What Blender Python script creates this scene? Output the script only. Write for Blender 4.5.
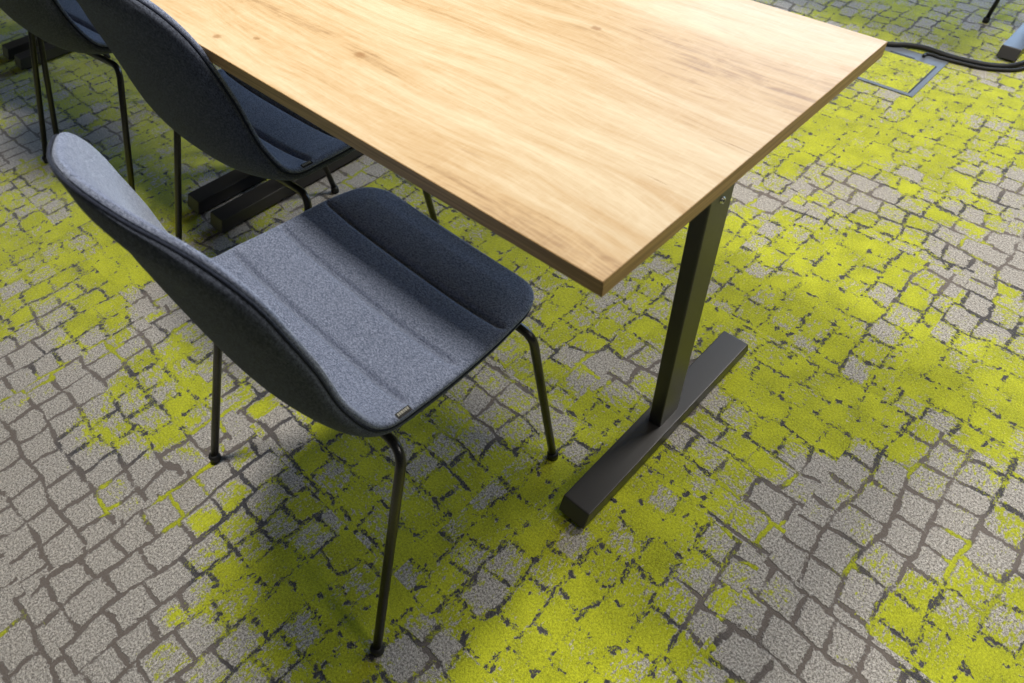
import bpy, bmesh, math, random
import numpy as np
from mathutils import Vector, Matrix
random.seed(4); rng = np.random.default_rng(4)
PI = math.pi
for o in list(bpy.data.objects): bpy.data.objects.remove(o)
C = bpy.context.scene.collection
S = bpy.context.scene

# ---------------------------------------------------------------- camera
AZ, EL, RO = 2.37206228, 0.86184388, -0.05706144
CAM = Vector((0.30802, -0.44100, 1.26531)); FPX = 682.93
F = Vector((math.cos(EL)*math.cos(AZ), math.cos(EL)*math.sin(AZ), -math.sin(EL)))
R0 = F.cross(Vector((0, 0, 1))).normalized(); U0 = R0.cross(F)
RR = R0*math.cos(RO) + U0*math.sin(RO); UU = -R0*math.sin(RO) + U0*math.cos(RO)
cd = bpy.data.cameras.new('camera'); cam = bpy.data.objects.new('camera', cd); C.objects.link(cam)
cam.matrix_world = Matrix(((RR.x, UU.x, -F.x, CAM.x), (RR.y, UU.y, -F.y, CAM.y), (RR.z, UU.z, -F.z, CAM.z), (0, 0, 0, 1)))
cd.sensor_width = 36; cd.lens = FPX/1024*36; cd.clip_start = .05
cd.dof.use_dof = True; cd.dof.focus_distance = 1.35; cd.dof.aperture_fstop = 5.0
S.camera = cam

# ---------------------------------------------------------------- light
w = bpy.data.worlds.new('world'); S.world = w; w.use_nodes = True
bg = w.node_tree.nodes['Background']; bg.inputs[0].default_value = (.80, .88, 1, 1); bg.inputs[1].default_value = .06

def area(name, loc, target, sx, sy, power, col):
    l = bpy.data.lights.new(name, 'AREA'); l.shape = 'RECTANGLE'; l.size = sx; l.size_y = sy
    l.energy = power; l.color = col
    o = bpy.data.objects.new(name, l); C.objects.link(o); o.location = loc
    d = Vector(target) - Vector(loc); o.rotation_euler = d.to_track_quat('-Z', 'Y').to_euler()
    return o
WARM = (1, .95, .87)
area('ceiling_lamp_over_chairs', (-1.10, .14, 2.65), (-1.10, .14, 0), .42, .36, 60, WARM)
area('ceiling_lamp_table_end', (.35, 2.5, 2.9), (.35, 2.5, 0), .7, .45, 84, WARM)
area('fill_light_aisle', (2.0, .9, 2.9), (2.0, .9, 0), .8, .5, 26, WARM)  # added fill, softens the tabletop's shadow on the floor beyond its end
area('window_daylight', (-1.5, 6.2, 2.0), (-.8, .6, .3), 4.5, 2.4, 235, (.50, .70, 1))
S.view_settings.view_transform = 'Standard'; S.view_settings.look = 'None'
S.view_settings.gamma = 1; S.view_settings.use_curve_mapping = False
S.view_settings.exposure = 0.0

# ---------------------------------------------------------------- node helper
class NT:
    def __init__(s, name):
        s.m = bpy.data.materials.new(name); s.m.use_nodes = True; s.t = s.m.node_tree
        s.b = s.t.nodes['Principled BSDF']
    def n(s, typ, props=None, **ins):
        nd = s.t.nodes.new(typ)
        for k, v in (props or {}).items(): setattr(nd, k, v)
        for k, v in ins.items():
            key = int(k[1:]) if k[0] == 'i' and k[1:].isdigit() else k.replace('_', ' ')
            s.set(nd.inputs[key], v)
        return nd
    def set(s, sock, v):
        if isinstance(v, bpy.types.NodeSocket): s.t.links.new(v, sock)
        elif isinstance(v, bpy.types.Node): s.t.links.new(v.outputs[0], sock)
        else: sock.default_value = v
    def math(s, op, a, b=0.0, c=None, clamp=False):
        nd = s.n('ShaderNodeMath', {'operation': op, 'use_clamp': clamp}); s.set(nd.inputs[0], a); s.set(nd.inputs[1], b)
        if c is not None: s.set(nd.inputs[2], c)
        return nd.outputs[0]
    def vm(s, op, a, b=None, scale=None):
        nd = s.n('ShaderNodeVectorMath', {'operation': op}); s.set(nd.inputs[0], a)
        if b is not None: s.set(nd.inputs[1], b)
        if scale is not None: s.set(nd.inputs['Scale'], scale)
        return nd
    def mixc(s, f, a, b, blend='MIX'):
        nd = s.n('ShaderNodeMix', {'data_type': 'RGBA', 'blend_type': blend})
        s.set(nd.inputs['Factor'], f); s.set(nd.inputs[6], a); s.set(nd.inputs[7], b); return nd.outputs[2]
    def mixf(s, f, a, b):
        nd = s.n('ShaderNodeMix', {'data_type': 'FLOAT'})
        s.set(nd.inputs[0], f); s.set(nd.inputs[2], a); s.set(nd.inputs[3], b); return nd.outputs[0]
    def mapr(s, v, a, b, c=0.0, d=1.0, smooth=True):
        nd = s.n('ShaderNodeMapRange', {'interpolation_type': 'SMOOTHSTEP' if smooth else 'LINEAR'})
        for i, q in enumerate((v, a, b, c, d)): s.set(nd.inputs[i], q)
        return nd.outputs[0]
    def noise(s, vec, scale, detail=2, rough=.5, dist=0.0, out=0):
        nd = s.n('ShaderNodeTexNoise', {}, Scale=scale, Detail=detail, Roughness=rough, Distortion=dist)
        s.set(nd.inputs['Vector'], vec); return nd.outputs[out]
    def mapping(s, vec, scale=(1, 1, 1), loc=(0, 0, 0), rot=(0, 0, 0)):
        nd = s.n('ShaderNodeMapping', {}); s.set(nd.inputs[0], vec); nd.inputs['Scale'].default_value = scale
        nd.inputs['Location'].default_value = loc; nd.inputs['Rotation'].default_value = rot; return nd.outputs[0]
    def bump(s, h, dist, strength=1.0):
        nd = s.n('ShaderNodeBump', {}, Strength=strength, Distance=dist); s.set(nd.inputs['Height'], h)
        s.set(s.b.inputs['Normal'], nd.outputs[0])
def col(r, g, b): return (r, g, b, 1)
def srgb(r, g, b):
    f = lambda c: c/12.92 if c <= .04045 else ((c+.055)/1.055)**2.4
    return (f(r/255), f(g/255), f(b/255), 1)

# ---------------------------------------------------------------- materials
def mat_carpet():
    n = NT('cobblestone_carpet'); P = n.n('ShaderNodeTexCoord').outputs['Object']
    zone = n.n('ShaderNodeAttribute', {'attribute_name': 'zone'}).outputs['Fac']
    sx = n.n('ShaderNodeSeparateXYZ'); n.set(sx.inputs[0], P)
    # half-metre carpet tiles, quarter-turned in a checker
    tx = n.math('FLOOR', n.math('DIVIDE', n.math('ADD', sx.outputs[0], .74), .5))
    ty = n.math('FLOOR', n.math('DIVIDE', n.math('ADD', sx.outputs[1], .26), .5))
    tv = n.n('ShaderNodeCombineXYZ'); n.set(tv.inputs[0], tx); n.set(tv.inputs[1], ty)
    wn = n.n('ShaderNodeTexWhiteNoise', {'noise_dimensions': '3D'}); n.set(wn.inputs['Vector'], tv)
    par = n.math('PINGPONG', n.math('ADD', tx, ty), 1.0)
    c1 = n.n('ShaderNodeCombineXYZ'); n.set(c1.inputs[0], sx.outputs[0]); n.set(c1.inputs[1], sx.outputs[1])
    c2 = n.n('ShaderNodeCombineXYZ'); n.set(c2.inputs[0], sx.outputs[1]); n.set(c2.inputs[1], sx.outputs[0])
    mv = n.n('ShaderNodeMix', {'data_type': 'VECTOR'}); n.set(mv.inputs[0], par); n.set(mv.inputs[4], c1.outputs[0]); n.set(mv.inputs[5], c2.outputs[0])
    off = n.vm('SCALE', wn.outputs['Color'], scale=7.0).outputs[0]
    q = n.vm('ADD', mv.outputs[1], off).outputs[0]
    # wobble
    w1 = n.vm('SCALE', n.vm('SUBTRACT', n.noise(q, 7, 1, .5, out=1), (.5, .5, .5)).outputs[0], scale=.045).outputs[0]
    w2 = n.vm('SCALE', n.vm('SUBTRACT', n.noise(q, 26, 2, .6, out=1), (.5, .5, .5)).outputs[0], scale=.015).outputs[0]
    w3 = n.vm('SCALE', n.vm('SUBTRACT', n.noise(q, 150, 2, .6, out=1), (.5, .5, .5)).outputs[0], scale=.008).outputs[0]
    qw = n.vm('ADD', n.vm('ADD', n.vm('ADD', q, w1).outputs[0], w2).outputs[0], w3).outputs[0]
    br = n.n('ShaderNodeTexBrick', {'offset': .43, 'offset_frequency': 2, 'squash': .8, 'squash_frequency': 3},
             Color1=col(0, 0, 0), Color2=col(1, 1, 1), Mortar=col(.5, .5, .5), Scale=1.0, Mortar_Size=.0145, Mortar_Smooth=1.0, Bias=0.0, Brick_Width=.078, Row_Height=.068)
    n.set(br.inputs['Vector'], qw)
    edge = br.outputs['Fac']; rnd = n.n('ShaderNodeSeparateColor'); n.set(rnd.inputs[0], br.outputs['Color']); rnd = rnd.outputs[0]
    fine = n.noise(n.mapping(q, (1, 1.7, 1)), 70, 5, .80)
    mid = n.noise(q, 15, 2, .5); low = n.noise(q, 4.5, 1, .5)
    # gap between stones, of varying width
    gapv = n.math('ADD', edge, n.math('MULTIPLY', n.math('SUBTRACT', n.noise(q, 22, 4, .72), .5), 1.5))
    gap = n.mapr(gapv, .66, .90)
    # green cover
    z = n.math('MULTIPLY', n.math('SUBTRACT', zone, .575), 1.45)
    sc = n.math('ADD', z, n.math('MULTIPLY', n.math('SUBTRACT', rnd, .5), n.mapr(gap, 0, 1, .75, .15)))
    sc = n.math('ADD', sc, n.math('MULTIPLY', n.math('SUBTRACT', mid, .5), .9))
    sc = n.math('ADD', sc, n.math('MULTIPLY', n.math('SUBTRACT', low, .5), .9))
    sc = n.math('ADD', sc, n.math('MULTIPLY', n.math('SUBTRACT', fine, .5), n.mapr(zone, .1, .6, 1.1, 3.2)))
    sc = n.math('SUBTRACT', sc, n.math('MULTIPLY', gap, n.mapr(zone, .2, .8, -.02, .15)))
    green = n.mapr(sc, -.03, .05)
    # green threads running along the gaps of the grey areas
    ln = n.math('MULTIPLY', gap, n.mapr(n.math('ADD', n.noise(q, 6.5, 1, .5), n.math('MULTIPLY', fine, .12)), .655, .675))
    green = n.math('MAXIMUM', green, n.math('MULTIPLY', ln, n.mapr(zone, .0, .12)))
    # yarn speckle
    sp = n.noise(P, 600, 2, .8); sp2 = n.noise(P, 230, 1, .6)
    spk = n.math('ADD', n.math('MULTIPLY', sp, .65), n.math('MULTIPLY', sp2, .35))
    grey = n.n('ShaderNodeValToRGB'); n.set(grey.inputs[0], spk)
    e = grey.color_ramp.elements; e[0].position = .36; e[0].color = srgb(62, 59, 57); e[1].position = .60; e[1].color = srgb(226, 221, 212)
    m = e.new(.49); m.color = srgb(160, 154, 146)
    grn = n.n('ShaderNodeValToRGB'); n.set(grn.inputs[0], n.math('ADD', n.math('MULTIPLY', spk, .8), n.math('MULTIPLY', mid, .2)))
    e = grn.color_ramp.elements; e[0].position = .36; e[0].color = srgb(112, 118, 22); e[1].position = .60; e[1].color = srgb(210, 215, 46)
    dk = n.mapr(n.math('ADD', zone, n.math('MULTIPLY', n.math('SUBTRACT', low, .5), 1.3)), .36, .60)
    gcol = n.mixc(dk, srgb(112, 103, 96), srgb(62, 61, 65)); gcol = n.mixc(n.mapr(spk, .4, .62), gcol, srgb(134, 126, 120)) if False else gcol
    gcol = n.mixc(n.math('MULTIPLY', n.mapr(spk, .45, .65), .35), gcol, srgb(150, 142, 136))
    c = n.mixc(gap, grey.outputs[0], gcol)
    # tufts of gap colour scattered within heavy green
    hole = n.mapr(n.math('ADD', n.noise(q, 52, 4, .7), n.math('MULTIPLY', edge, .115)), .65, .70)
    c = n.mixc(n.math('MULTIPLY', hole, dk), c, gcol)
    green = n.math('MULTIPLY', green, n.math('SUBTRACT', 1.0, n.math('MULTIPLY', hole, dk)))
    c = n.mixc(green, c, grn.outputs[0])
    n.set(n.b.inputs['Base Color'], c); n.b.inputs['Roughness'].default_value = .95
    n.b.inputs['Specular IOR Level'].default_value = .15
    n.b.inputs['Sheen Weight'].default_value = .25; n.b.inputs['Sheen Roughness'].default_value = .5
    h = n.math('ADD', n.math('MULTIPLY', spk, 1.0), n.math('MULTIPLY', n.math('MAXIMUM', green, n.math('SUBTRACT', 1.0, gap)), .9))
    n.bump(h, .0035, .8)
    return n.m

def mat_wood():
    n = NT('oak_laminate'); P = n.n('ShaderNodeTexCoord').outputs['Object']
    wob = n.vm('SCALE', n.vm('SUBTRACT', n.noise(n.mapping(P, (1.1, 3.2, 1)), 1.6, 2, .5, out=1), (.5, .5, .5)).outputs[0], scale=.10).outputs[0]
    Q = n.vm('ADD', P, n.vm('MULTIPLY', wob, (0, 1, 0)).outputs[0]).outputs[0]
    board = n.noise(n.mapping(Q, (.45, 5.5, 1)), 2.2, 2, .5)
    band = n.noise(n.mapping(Q, (1.0, 15, 1)), 2.0, 4, .6)
    streak = n.noise(n.mapping(Q, (3.2, 75, 1)), 2.2, 4, .65)
    flame = n.noise(n.mapping(Q, (6, 22, 1)), 3.0, 4, .7, .6)
    fiber = n.noise(n.mapping(Q, (14, 260, 1)), 2.5, 2, .6)
    # saw marks across the grain
    saw = n.noise(n.mapping(Q, (150, 14, 1)), 1.6, 1, .5)
    v = n.math('ADD', n.math('MULTIPLY', board, .40), n.math('MULTIPLY', band, .26))
    v = n.math('ADD', v, n.math('MULTIPLY', streak, .20))
    v = n.math('ADD', v, n.math('MULTIPLY', flame, .16))
    rp = n.n('ShaderNodeValToRGB'); n.set(rp.inputs[0], v); e = rp.color_ramp.elements
    e[0].position = .38; e[0].color = srgb(150, 119, 84); e[1].position = .64; e[1].color = srgb(214, 196, 163)
    a = e.new(.46); a.color = srgb(192, 163, 121); a = e.new(.54); a.color = srgb(202, 180, 144)
    c = rp.outputs[0]
    c = n.mixc(n.math('MULTIPLY', n.mapr(fiber, .52, .70), .22), c, srgb(176, 132, 80))
    c = n.mixc(n.math('MULTIPLY', n.mapr(saw, .5, .8), .05), c, srgb(250, 236, 205))
    crack = n.noise(n.mapping(Q, (2.6, 60, 1)), 1.9, 3, .55, .2)
    cm = n.math('MULTIPLY', n.mapr(crack, .70, .735), n.mapr(n.noise(n.mapping(Q, (2, 6, 1)), 2.0, 1), .50, .60))
    c = n.mixc(n.math('MULTIPLY', cm, .65), c, srgb(128, 86, 46))
    for kx, ky, kr in ((-.616, .151, .011), (-.86, .035, .009), (-.80, .075, .006), (-.38, .46, .009)):
        d = n.vm('LENGTH', n.vm('MULTIPLY', n.vm('SUBTRACT', P, (kx, ky, 0)).outputs[0], (.65, 1, 0)).outputs[0]).outputs[1]
        c = n.mixc(n.math('MULTIPLY', n.mapr(n.math('ADD', d, n.math('MULTIPLY', n.noise(P, 160, 2), .006)), kr*.3+.003, kr+.003, 1, 0), .6), c, srgb(140, 98, 56))
    n.set(n.b.inputs['Base Color'], c)
    n.set(n.b.inputs['Roughness'], n.mapr(streak, .3, .7, .40, .50)); n.b.inputs['Specular IOR Level'].default_value = .5
    n.bump(n.math('ADD', streak, n.math('MULTIPLY', fiber, .6)), .0006, .35)
    return n.m

def mat_edge():
    n = NT('oak_edge_band'); P = n.n('ShaderNodeTexCoord').outputs['Object']
    s = n.noise(n.mapping(P, (2, 2, 90)), 3, 3, .6)
    n.set(n.b.inputs['Base Color'], n.mixc(n.mapr(s, .35, .65), srgb(150, 118, 74), srgb(186, 150, 98)))
    n.b.inputs['Roughness'].default_value = .5
    return n.m

def mat_fabric(name, a, b, sheen=.35):
    n = NT(name); P = n.n('ShaderNodeTexCoord').outputs['Object']
    f = n.noise(P, 780, 3, .8); g = n.noise(n.mapping(P, (1, 2.2, 1)), 240, 3, .7)
    v = n.math('ADD', n.math('MULTIPLY', f, .6), n.math('MULTIPLY', g, .4))
    n.set(n.b.inputs['Base Color'], n.mixc(n.mapr(v, .40, .62), a, b))
    n.b.inputs['Roughness'].default_value = .95; n.b.inputs['Specular IOR Level'].default_value = .1
    n.b.inputs['Sheen Weight'].default_value = sheen; n.b.inputs['Sheen Roughness'].default_value = .4
    n.b.inputs['Sheen Tint'].default_value = (.8, .88, 1, 1)
    n.bump(v, .0012, .7)
    return n.m

def mat_metal(name, c, rough, spec=.5, metal=0.0):
    n = NT(name); P = n.n('ShaderNodeTexCoord').outputs['Object']
    f = n.noise(P, 900, 2, .6)
    n.b.inputs['Base Color'].default_value = c; n.b.inputs['Metallic'].default_value = metal
    n.set(n.b.inputs['Roughness'], n.mapr(f, .3, .7, rough-.04, rough+.06)); n.b.inputs['Specular IOR Level'].default_value = spec
    n.bump(f, .0002, .4)
    return n.m

M_CARPET = mat_carpet(); M_WOOD = mat_wood(); M_EDGE = mat_edge()
M_PAD = mat_fabric('blue_grey_wool', srgb(64, 72, 92), srgb(150, 158, 178))
M_SHELLF = mat_fabric('blue_grey_wool_shaded', srgb(44, 48, 58), srgb(98, 104, 118), .2)  # same wool as the pad, the shell's dimmer light painted into its colour
M_PIPE = mat_fabric('dark_piping', srgb(28, 31, 40), srgb(50, 55, 68), .1)
M_BLACK = mat_metal('black_powder_coat', col(.012, .011, .010), .30, .6)
M_DESK = mat_metal('anthracite_powder_coat', col(.030, .028, .028), .36, .6)
M_RUBBER = mat_metal('black_plastic', col(.012, .012, .012), .55, .4)
M_CHROME = mat_metal('bright_steel', col(.62, .62, .58), .25, .5, 1.0)
M_STEEL = mat_metal('brushed_box_frame', col(.16, .18, .21), .55, .4, .3)
M_TAGM = mat_metal('tag_black', col(.02, .02, .02), .6, .3)
M_TAGT = mat_metal('tag_thread', col(.34, .33, .28), .8, .2)

# ---------------------------------------------------------------- mesh helpers
def obj(name, bm, m, parent=None, smooth=True):
    bmesh.ops.recalc_face_normals(bm, faces=bm.faces)
    me = bpy.data.meshes.new(name); bm.to_mesh(me); bm.free()
    if smooth:
        for p in me.polygons: p.use_smooth = True
    o = bpy.data.objects.new(name, me); C.objects.link(o)
    me.materials.append(m)
    if parent: o.parent = parent
    return o
def empty(name, label, cat, loc, rz=0, group=None):
    o = bpy.data.objects.new(name, None); C.objects.link(o); o.location = loc; o.rotation_euler = (0, 0, rz)
    o.empty_display_size = .1
    o['label'] = label; o['category'] = cat
    if group: o['group'] = group
    return o
def copy_tree(o, parent=None):
    c = o.copy(); C.objects.link(c); c.parent = parent
    for ch in [x for x in bpy.data.objects if x.parent == o and x != c]: copy_tree(ch, c)
    return c
def box_bm(x0, x1, y0, y1, z0, z1, bev=.0, seg=2, bm=None):
    b = bmesh.new(); bmesh.ops.create_cube(b, size=1)
    for v in b.verts:
        v.co = Vector(((x0+x1)/2 + v.co.x*(x1-x0), (y0+y1)/2 + v.co.y*(y1-y0), (z0+z1)/2 + v.co.z*(z1-z0)))
    if bev: bmesh.ops.bevel(b, geom=b.edges[:], offset=bev, segments=seg, profile=.5, affect='EDGES')
    if bm is None: return b
    me = bpy.data.meshes.new('tmp'); b.to_mesh(me); b.free(); bm.from_mesh(me); bpy.data.meshes.remove(me); return bm
def prism_bm(poly, axis_from, axis_to, bev=.002):
    """poly: (y, z) outline swept along x"""
    b = bmesh.new()
    A = [b.verts.new((axis_from, y, z)) for y, z in poly]; B = [b.verts.new((axis_to, y, z)) for y, z in poly]
    n = len(poly)
    for i in range(n): b.faces.new((A[i], A[(i+1) % n], B[(i+1) % n], B[i]))
    b.faces.new(A); b.faces.new(B[::-1])
    bmesh.ops.recalc_face_normals(b, faces=b.faces)
    if bev: bmesh.ops.bevel(b, geom=b.edges[:], offset=bev, segments=3, profile=.5, affect='EDGES')
    return b
def smooth_path(pts, r=.04, n=7):
    """polyline with its inner corners rounded"""
    P = [Vector(p) for p in pts]; out = [P[0]]
    for i in range(1, len(P)-1):
        a, b, c = P[i-1], P[i], P[i+1]
        ra = min(r, (a-b).length*.48); rc = min(r, (c-b).length*.48)
        p0 = b + (a-b).normalized()*ra; p2 = b + (c-b).normalized()*rc
        for k in range(n+1):
            t = k/n; out.append(p0*(1-t)**2 + b*2*t*(1-t) + p2*t*t)
    out.append(P[-1]); return out
def tube_bm(path, r, n=14, closed=False, bm=None, rfun=None):
    b = bm or bmesh.new(); P = [Vector(p) for p in path]; N = len(P); rings = []
    up = None
    for i, p in enumerate(P):
        if closed: t = (P[(i+1) % N] - P[i-1]).normalized()
        else: t = (P[min(i+1, N-1)] - P[max(i-1, 0)]).normalized()
        if up is None: up = t.orthogonal().normalized()
        up = (up - t*up.dot(t)).normalized(); s = t.cross(up); rr = rfun(i/(N-1)) if rfun else r
        rings.append([b.verts.new(p + (up*math.cos(2*PI*k/n) + s*math.sin(2*PI*k/n))*rr) for k in range(n)])
    for i in range(N if closed else N-1):
        A, B = rings[i], rings[(i+1) % N]
        off = 0
        if closed and i == N-1: off = min(range(n), key=lambda o: (A[0].co-B[o].co).length)
        for k in range(n): b.faces.new((A[k], A[(k+1) % n], B[(k+1+off) % n], B[(k+off) % n]))
    if not closed: b.faces.new(rings[0][::-1]); b.faces.new(rings[-1])
    return b
def catmull(Q, t):
    i = min(int(t), len(Q)-2); f = t - i
    g = lambda k: Q[k] if 0 <= k < len(Q) else (2*Q[0]-Q[1] if k < 0 else 2*Q[-1]-Q[-2])
    a, b, c, d = g(i-1), g(i), g(i+1), g(i+2)
    return .5*((2*b)+(c-a)*f+(2*a-5*b+4*c-d)*f*f+(3*b-3*c+d-a)*f**3)

# ---------------------------------------------------------------- floor
ZONE = """7775555555554665
6776655555555686
3477755555558886
6873346655544564
7885457777677753
6634445565688863
2485444464378886
1573366456657767
1222567676752545
0115667668841324
1128777666643566
1135664688622287"""
def unproj(u, v):
    d = RR*((u-512)/FPX) - UU*((v-341.5)/FPX) + F; t = -CAM.z/d.z; return CAM + d*t
pts = []; vals = []
for r, row in enumerate(ZONE.split()):
    for k, ch in enumerate(row):
        p = unproj(32+64*k, 28+57*r); pts.append((p.x, p.y)); vals.append(int(ch)/9)
pts = np.array(pts); vals = np.array(vals)
x0, x1, y0, y1, st = -6.5, 3.0, -3.0, 7.0, .05
nx = int((x1-x0)/st)+1; ny = int((y1-y0)/st)+1
gx, gy = np.meshgrid(x0+st*np.arange(nx), y0+st*np.arange(ny), indexing='ij')
flat = np.stack([gx.ravel(), gy.ravel()], 1)
d2 = ((flat[:, None, :]-pts[None])**2).sum(2); wt = 1/(d2+.0012)**2
zone = (wt*vals).sum(1)/wt.sum(1)
nearest = np.sqrt(d2.min(1)); zone = np.where(nearest > .5, .55+.3*np.sin(flat[:, 0]*3.1+np.sin(flat[:, 1]*2.7)*1.5), zone)
me = bpy.data.meshes.new('floor')
idx = np.arange(nx*ny).reshape(nx, ny)
faces = np.stack([idx[:-1, :-1].ravel(), idx[1:, :-1].ravel(), idx[1:, 1:].ravel(), idx[:-1, 1:].ravel()], 1)
me.from_pydata([(float(a), float(b), 0.0) for a, b in flat], [], faces.tolist())
at = me.attributes.new('zone', 'FLOAT', 'POINT'); at.data.foreach_set('value', zone.astype(np.float32))
me.materials.append(M_CARPET)
floor = bpy.data.objects.new('floor', me); C.objects.link(floor); floor['kind'] = 'structure'

# ---------------------------------------------------------------- desks
W = .7084; H = .74; TH = .0245; LT = 1.462; PITCH = 1.4691
FY0 = .0492; FY1 = W-.0492; FW = .0646; FH = .0465; FA = .0615
def desk_foot(parent, xc):
    e = .0166; z0 = .0095
    poly = [(FY0, z0), (FY0+e, FH), (FY1-e, FH), (FY1, z0)]
    f = obj('foot', prism_bm(poly, xc-FW/2, xc+FW/2, .0022), M_DESK, parent, smooth=False)
    for y in (FY0+.035, FY1-.035):
        g = bmesh.new(); bmesh.ops.create_cone(g, segments=20, radius1=.019, radius2=.016, depth=.0095, cap_ends=True)
        for v in g.verts: v.co += Vector((xc, y, .00475))
        obj('levelling_glide', g, M_RUBBER, f, smooth=False)
def desk_post(parent, xc, side):
    p = obj('leg', box_bm(xc-.0145, xc+.0145, .3205, .3875, FH-.002, H-TH-.002, .0025, 3), M_DESK, parent, smooth=False)
    for (y, z) in ((.3556, .6176),):
        g = bmesh.new(); bmesh.ops.create_cone(g, segments=24, radius1=.0060, radius2=.0046, depth=.003, cap_ends=True)
        bmesh.ops.rotate(g, verts=g.verts, matrix=Matrix.Rotation(PI/2*side, 3, 'Y'))
        for v in g.verts: v.co += Vector((xc+side*.0158, y, z))
        sc = obj('screw', g, M_CHROME, p, smooth=False)
        g = bmesh.new(); bmesh.ops.create_cone(g, segments=6, radius1=.0026, radius2=.0026, depth=.0012, cap_ends=True)
        bmesh.ops.rotate(g, verts=g.verts, matrix=Matrix.Rotation(PI/2, 3, 'Y'))
        for v in g.verts: v.co += Vector((xc+side*.0172, y, z))
        me2 = g
        # hex socket as a dark recess joined to the screw's mesh
        tmp = bpy.data.meshes.new('t'); me2.to_mesh(tmp); me2.free()
        b2 = bmesh.new(); b2.from_mesh(sc.data); nf = len(b2.faces); b2.from_mesh(tmp); b2.faces.ensure_lookup_table()
        for fc in b2.faces[nf:]: fc.material_index = 1
        b2.to_mesh(sc.data); b2.free(); sc.data.materials.append(M_RUBBER)
def make_desk(label):
    t = empty('desk', label, 'desk', (0, 0, 0), 0, 'desks in a row')
    b = box_bm(-LT+.001, -.001, .001, W-.001, H-TH, H, 0)
    obj('tabletop', b, M_WOOD, t, smooth=False)
    # edge band, a thin strip round all four sides with eased upper arris
    b = bmesh.new()
    for (a0, a1, c0, c1) in ((-LT, 0, 0, .0012), (-LT, 0, W-.0012, W), (-LT, -LT+.0012, 0, W), (-.0012, 0, 0, W)):
        box_bm(a0, a1, c0, c1, H-TH, H-.0002, .0004, 1, b)
    obj('edge_band', b, M_EDGE, t, smooth=False)
    for xc, s in ((-FA, 1), (-LT+FA, -1)):
        desk_foot(t, xc); desk_post(t, xc, s)
        obj('top_bracket', box_bm(xc-.02, xc+.02, .08, W-.08, H-TH-.006, H-TH-.0005, .001, 1), M_DESK, t, smooth=False)
    for y in (.3325, .3755):
        obj('crossbeam', box_bm(-LT+FA+.015, -FA-.015, y-.012, y+.012, H-TH-.050, H-TH-.007, .002, 2), M_DESK, t, smooth=False)
    return t
d1 = make_desk('light oak topped desk in the foreground, its bare top filling the upper middle')
d2_ = copy_tree(d1); d2_.location = (-PITCH, 0, 0); d2_['label'] = 'second desk of the row, only its black feet showing behind the middle chair'
d3_ = copy_tree(d1); d3_.location = (-2*PITCH, 0, 0); d3_['label'] = 'farthest desk of the row, a black foot showing at the upper left edge'
d4_ = copy_tree(d1); d4_.location = (0.0, 2.385, 0); d4_['label'] = 'desk across the aisle, only one bluish foot end seen at the right edge'
del d4_['group']

# ---------------------------------------------------------------- chair
RIM = [np.array(v) for v in [[0.0, 0.1735, 0.454], [0.0998, 0.1747, 0.4528], [0.1843, 0.1739, 0.4518], [0.2294, 0.1399, 0.4587], [0.2457, 0.0681, 0.462], [0.2519, -0.0217, 0.4604], [0.2545, -0.1111, 0.465], [0.2527, -0.182, 0.4758], [0.2395, -0.2157, 0.5438], [0.2303, -0.2316, 0.6464], [0.2131, -0.2565, 0.7476], [0.1647, -0.2874, 0.8102], [0.098, -0.3120, 0.834], [0.040, -0.3255, 0.8475], [0.0, -0.3285, 0.8505], [-0.040, -0.3255, 0.8475]]]
CEN = {2: (.1745, .452), 3: (.142, .450), 4: (.067, .446), 5: (-.022, .441), 6: (-.105, .440), 7: (-.175, .447), 7.5: (-.218, .458), 8: (-.246, .511), 9: (-.2675, .62), 10: (-.286, .728), 11: (-.307, .795), 12: (-.320, .830), 13: (-.3265, .845), 14: (-.3285, .8500), 15: (-.3265, .845)}
ck = sorted(CEN); cy = np.array([CEN[k] for k in ck])
def centre(t):
    i = max(j for j in range(len(ck)) if ck[j] <= t+1e-9); i = min(i, len(ck)-2)
    return catmull([np.array(c) for c in cy], i + (t-ck[i])/(ck[i+1]-ck[i]))
NU, NV = 56, 120
TT = np.concatenate([np.linspace(2, 7.5, 190), np.linspace(7.5, 13.86, 110)[1:]]); NV = len(TT)
UUu = np.sin(np.linspace(-1, 1, NU+1)*PI/2)
def surface():
    G = np.zeros((NV, NU+1, 3))
    for i, t in enumerate(TT):
        r = catmull(RIM, t); c = centre(t)
        back = min(max((t-6.5)/2.0, 0), 1)
        pw = 3.4*(1-back) + 2.1*back
        for j, u in enumerate(UUu):
            a = abs(u)**pw
            G[i, j] = (u*r[0], c[0]+(r[1]-c[0])*a, c[1]+(r[2]-c[1])*a)
    return G
G = surface()
for _ in range(3):                                            # relax the inner grid a little
    K = G.copy(); K[1:-1, 1:-1] = .5*G[1:-1, 1:-1] + .125*(G[2:, 1:-1]+G[:-2, 1:-1]+G[1:-1, 2:]+G[1:-1, :-2]); G = K
dv = np.gradient(G, axis=0); du = np.gradient(G, axis=1)
NRM = np.cross(du, dv); NRM /= np.linalg.norm(NRM, axis=2)[..., None]+1e-12
if NRM[NV//4, NU//2, 2] < 0: NRM = -NRM
i0 = int(np.argmin(np.abs(TT-10.6)))
for i in range(i0+1, NV):
    k = (TT[i]-TT[i0])/(TT[-1]-TT[i0]); k = min(1, 1.3*k); NRM[i] = NRM[i0]*(1-k) + NRM[i0, NU//2]*k
    NRM[i] /= np.linalg.norm(NRM[i], axis=1)[:, None]
for _ in range(16):
    K = NRM.copy(); K[1:-1] = (NRM[1:-1]*2+NRM[2:]+NRM[:-2])/4; NRM = K/np.linalg.norm(K, axis=2)[..., None]
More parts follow.
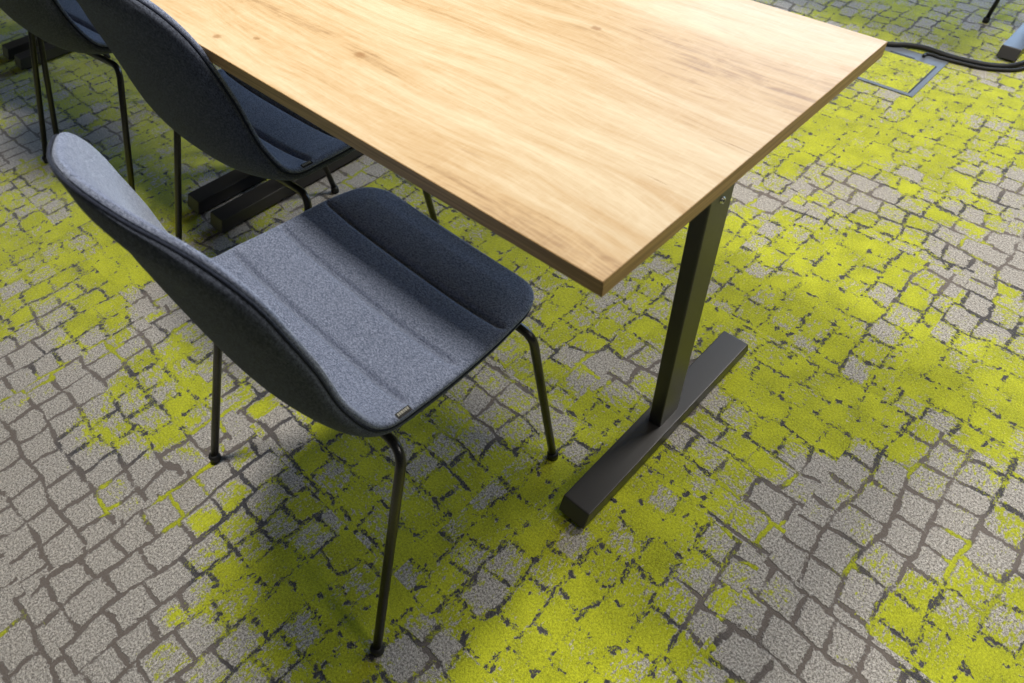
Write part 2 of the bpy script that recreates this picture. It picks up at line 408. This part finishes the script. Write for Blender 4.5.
for _ in range(5):
    K = NRM.copy(); K[:, 1:-1] = (NRM[:, 1:-1]*2+NRM[:, 2:]+NRM[:, :-2])/4; K[:, 0] = (NRM[:, 0]+NRM[:, 1])/2; K[:, -1] = (NRM[:, -1]+NRM[:, -2])/2; NRM = K/np.linalg.norm(K, axis=2)[..., None]
G = G + NRM*(.006*np.clip((G[..., 2:3]-.70)/.10, 0, 1))
rim_pts = np.concatenate([G[0], G[:, -1], G[-1][::-1], G[::-1, 0]])
dd = np.sqrt(((G[:, :, None, :]-rim_pts[None, None])**2).sum(3)).min(2)
def rnd(e, r): return np.sqrt(np.clip(1-(1-np.clip(e/r, 0, 1))**2, 0, 1))
def slab(top, bot):
    b = bmesh.new(); T = [[b.verts.new(top[i, j]) for j in range(NU+1)] for i in range(NV)]
    border = lambda i, j: i in (0, NV-1) or j in (0, NU)
    B = [[T[i][j] if border(i, j) else b.verts.new(bot[i, j]) for j in range(NU+1)] for i in range(NV)]
    for i in range(NV-1):
        for j in range(NU):
            b.faces.new((T[i][j], T[i][j+1], T[i+1][j+1], T[i+1][j]))
            q = (B[i][j], B[i+1][j], B[i+1][j+1], B[i][j+1])
            if len(set(q) - {T[i][j], T[i+1][j], T[i+1][j+1], T[i][j+1]}) > 0: b.faces.new(q)
    bmesh.ops.remove_doubles(b, verts=b.verts, dist=1e-6)
    return b
def make_chair(label):
    t = empty('shell_chair', label, 'chair', (0, 0, 0), 0, 'upholstered shell chairs along the desks')
    # inner pad: quilted channels across the seat
    yy = G[..., 1]; arc = np.concatenate([[0], np.cumsum(np.linalg.norm(np.diff(G[:, NU//2], axis=0), axis=1))])
    xx = np.abs(G[..., 0]); h = np.zeros_like(yy); seat = np.clip((.55-G[..., 2])/.05, 0, 1)
    seams = (.066, -.033, -.132)
    for s in seams: h -= .0085*np.exp(-((yy-s)/.0050)**2)*seat*np.clip((.244-xx)/.02, 0, 1)
    ph = (yy-.066)/.099
    h += .0055*np.abs(np.sin(PI*ph))**.6*seat*np.clip(dd/.04, 0, 1)
    top = G + NRM*((.0065*rnd(dd, .010)+h*rnd(dd, .012))[..., None])
    bot = G - NRM*((.0060*rnd(dd, .009))[..., None])
    obj('seat_pad', slab(top, bot), M_PAD, t)
    # outer shell
    zt = np.clip((.885-G[..., 2:3])/.08, .3, 1); base = G - NRM*(.0108*(.45+.55*zt)); inset = np.clip((.52-base[..., 2])/.05, 0, 1); base[..., 0] *= 1-.020*inset; base[..., 1] -= .004*inset*np.clip((base[..., 1]-.10)/.05, 0, 1)
    sh = slab(base+NRM*((.004*rnd(dd, .008))[..., None]), base-NRM*zt*((.0040*rnd(dd, .008)+.011*rnd(dd, .06))[..., None]))
    obj('outer_shell', sh, M_SHELLF, t)
    # piping in the seam between the two
    loop = np.concatenate([G[0, :-1], G[:-1, -1], G[-1, ::-1][:-1], G[::-1, 0][:-1]])
    nl = np.concatenate([NRM[0, :-1], NRM[:-1, -1], NRM[-1, ::-1][:-1], NRM[::-1, 0][:-1]])
    cent = loop - nl*.0070; ins = np.clip((.52-cent[:, 2])/.05, 0, 1); cent[:, 0] *= 1-.014*ins; cent[:, 1] -= .003*ins*np.clip((cent[:, 1]-.10)/.05, 0, 1); keep = [0]
    for i in range(1, len(cent)):
        if np.linalg.norm(cent[i]-cent[keep[-1]]) > .004: keep.append(i)
    cc = cent[keep]
    for _ in range(2): cc = (np.roll(cc, 1, 0)+2*cc+np.roll(cc, -1, 0))/4
    obj('piping', tube_bm([Vector(c) for c in cc], .0022, 8, True), M_PIPE, t)
    # woven tag sewn to the seat's right rear edge
    iy = int(np.argmin(np.abs(G[:NV//2+5, -1, 1]+.152))); p0 = Vector(G[iy, -1]); tg = Vector(G[iy+2, -1]-G[iy-2, -1]).normalized()
    nn = Vector(NRM[iy, -1]).normalized(); inn = Vector((-1, 0, 0)); inn = (inn-tg*inn.dot(tg)).normalized()
    def quad(bm, s0, s1, a0, a1, lift):
        vs = []
        for (s, a) in ((s0, a0), (s1, a0), (s1, a1), (s0, a1)):
            q = p0 + tg*s + inn*a + nn*(.0045*math.sqrt(max(0, 1-(1-min(max(a, 0)/.01, 1))**2)) + lift) + (nn*-.004 if a < 0 else Vector())
            vs.append(q)
        lo = [bm.verts.new(q-nn*.0008) for q in vs]; hi = [bm.verts.new(q) for q in vs]
        bm.faces.new(hi); bm.faces.new(lo[::-1])
        for k in range(4): bm.faces.new((lo[k], lo[(k+1) % 4], hi[(k+1) % 4], hi[k]))
    b = bmesh.new(); quad(b, -.0125, .0125, .0008, .0088, .0022); tag = obj('fabric_tag', b, M_TAGM, t, smooth=False)
    b = bmesh.new(); s = -.0095
    for wd in (.0022, .0025, .002, .0028, .002, .0022): quad(b, s, s+wd, .0028, .0066, .0029); s += wd+.0011
    obj('stitched_lettering', b, M_TAGT, tag, smooth=False)
    # wire legs: two bent rods under the seat
    OX = .022
    def leg(sx, top, foot, bend=.036):
        inner = (sx*.10, top[1], .404); knee = (sx*top[0], top[1], .414)
        f0 = Vector((sx*foot[0]+OX, foot[1], .012))
        path = smooth_path([inner, knee, f0], bend, 9)
        l = obj('leg', tube_bm(path, .0082, 16), M_BLACK, t)
        g = tube_bm([f0+Vector((0, 0, -.012)), f0+Vector((0, 0, -.010)), f0+Vector((0, 0, .004)), f0+Vector((0, 0, .008))], .011, 18, rfun=lambda k: .0095 if k < .1 else (.0118 if k < .9 else .0098))
        obj('foot_glide', g, M_RUBBER, l)
    for sx in (-1, 1):
        leg(sx, (.249, .118), (.242, .156), .030)
        leg(sx, (.262, -.170), (.283, -.347), .036)
    b = bmesh.new()
    for y in (.118, -.170): tube_bm([(-.102, y, .404), (.102, y, .404)], .0082, 14, bm=b)
    for x in (-.09, .09): tube_bm([(x, .118, .404), (x, -.170, .404)], .0082, 14, bm=b)
    obj('seat_frame', b, M_BLACK, t)
    for x in (-.09, .09):
        for y in (.085, -.13): obj('mounting_block', box_bm(x-.014, x+.014, y-.014, y+.014, .408, .428, .003, 2), M_RUBBER, t, smooth=False)
    return t
ch = make_chair('blue grey upholstered shell chair in the foreground, its whole quilted seat in view')
ch.location = (-.4516, -.0138, 0); ch.rotation_euler.z = -.0199
for loc, rz, lab in (((-1.064, .241, 0), .02, 'dark backed shell chair pushed under the oak desk, middle of the three at the left'),
                     ((-1.908, .226, 0), .055, 'dark shell chair cut by the top edge of the picture at the upper left'),
                     ((-2.45, .198, 0), .13, 'farthest shell chair of the row, only one thin black leg seen at upper left')):
    c = copy_tree(ch); c.location = loc; c.rotation_euler.z = rz; c['label'] = lab
c = copy_tree(ch); c.location = (-.44, 2.857, 0); c.rotation_euler.z = PI; del c['group']
c['label'] = 'shell chair across the aisle, only a thin black leg seen at upper right'

# ---------------------------------------------------------------- floor box and cable
fb = empty('floor_socket_box', 'square floor socket lid with carpet inlay and steel rim beside the far desk corner', 'floor box', (0, 0, 0))
X0, X1, Y0, Y1 = -.475, -.205, 1.998, 2.306
b = bmesh.new(); hz = .0035
box_bm(X0, X1, Y0, Y0+.015, 0.0005, hz, 0, 1, b); box_bm(X0, X0+.015, Y0+.015, Y1-.058, 0.0005, hz, 0, 1, b)
box_bm(X1-.017, X1, Y0+.015, Y1-.058, 0.0005, hz, 0, 1, b); box_bm(X0, X1, Y1-.058, Y1, 0.0005, hz, 0, 1, b)
obj('rim', b, M_STEEL, fb, smooth=False)
b = box_bm(X1-.0235, X1-.0172, Y0+.0155, Y1-.0585, .0005, .0030, 0); obj('lid_gap', b, M_RUBBER, fb, smooth=False)
obj('cable_slot', box_bm(X0+.08, X1-.10, Y1-.055, Y1-.047, .001, .0042, .0005, 1), M_RUBBER, fb, smooth=False)
me = bpy.data.meshes.new('carpet_inlay'); bb = box_bm(X0+.015, X1-.0235, Y0+.015, Y1-.058, .0005, .0028, 0)
bb.to_mesh(me); bb.free(); at = me.attributes.new('zone', 'FLOAT', 'POINT'); at.data.foreach_set('value', [.93]*len(me.vertices))
me.materials.append(M_CARPET); o = bpy.data.objects.new('carpet_inlay', me); C.objects.link(o); o.parent = fb

def spline(pts, n=10):
    Q = [np.array(p, float) for p in pts]; return [Vector(catmull(Q, k/n)) for k in range((len(Q)-1)*n+1)]
cb = obj('power_cable', tube_bm(spline([(-.56, 2.19, .011), (-.47, 2.26, .011), (-.405, 2.292, .011), (-.36, 2.322, .011), (-.30, 2.338, .011), (-.23, 2.332, .011), (-.175, 2.334, .011), (-.115, 2.345, .011), (-.06, 2.368, .011), (-.02, 2.41, .011), (.01, 2.49, .011), (.03, 2.60, .011)]), .0092, 10), M_RUBBER)
cb['label'] = 'thick black cable lying on the carpet from the oak desk corner to the far foot'; cb['category'] = 'cable'
cb = obj('power_cable', tube_bm(spline([(-.285, 2.280, .009), (-.286, 2.298, .009), (-.268, 2.311, .0075), (-.235, 2.308, .0075), (-.17, 2.315, .0075), (-.10, 2.327, .0075), (-.045, 2.355, .0075), (.0, 2.395, .0075), (.035, 2.48, .0075), (.06, 2.6, .0075)]), .006, 10), M_RUBBER)
cb['label'] = 'thinner black cable curling out of the floor box beside the thick one'; cb['category'] = 'cable'
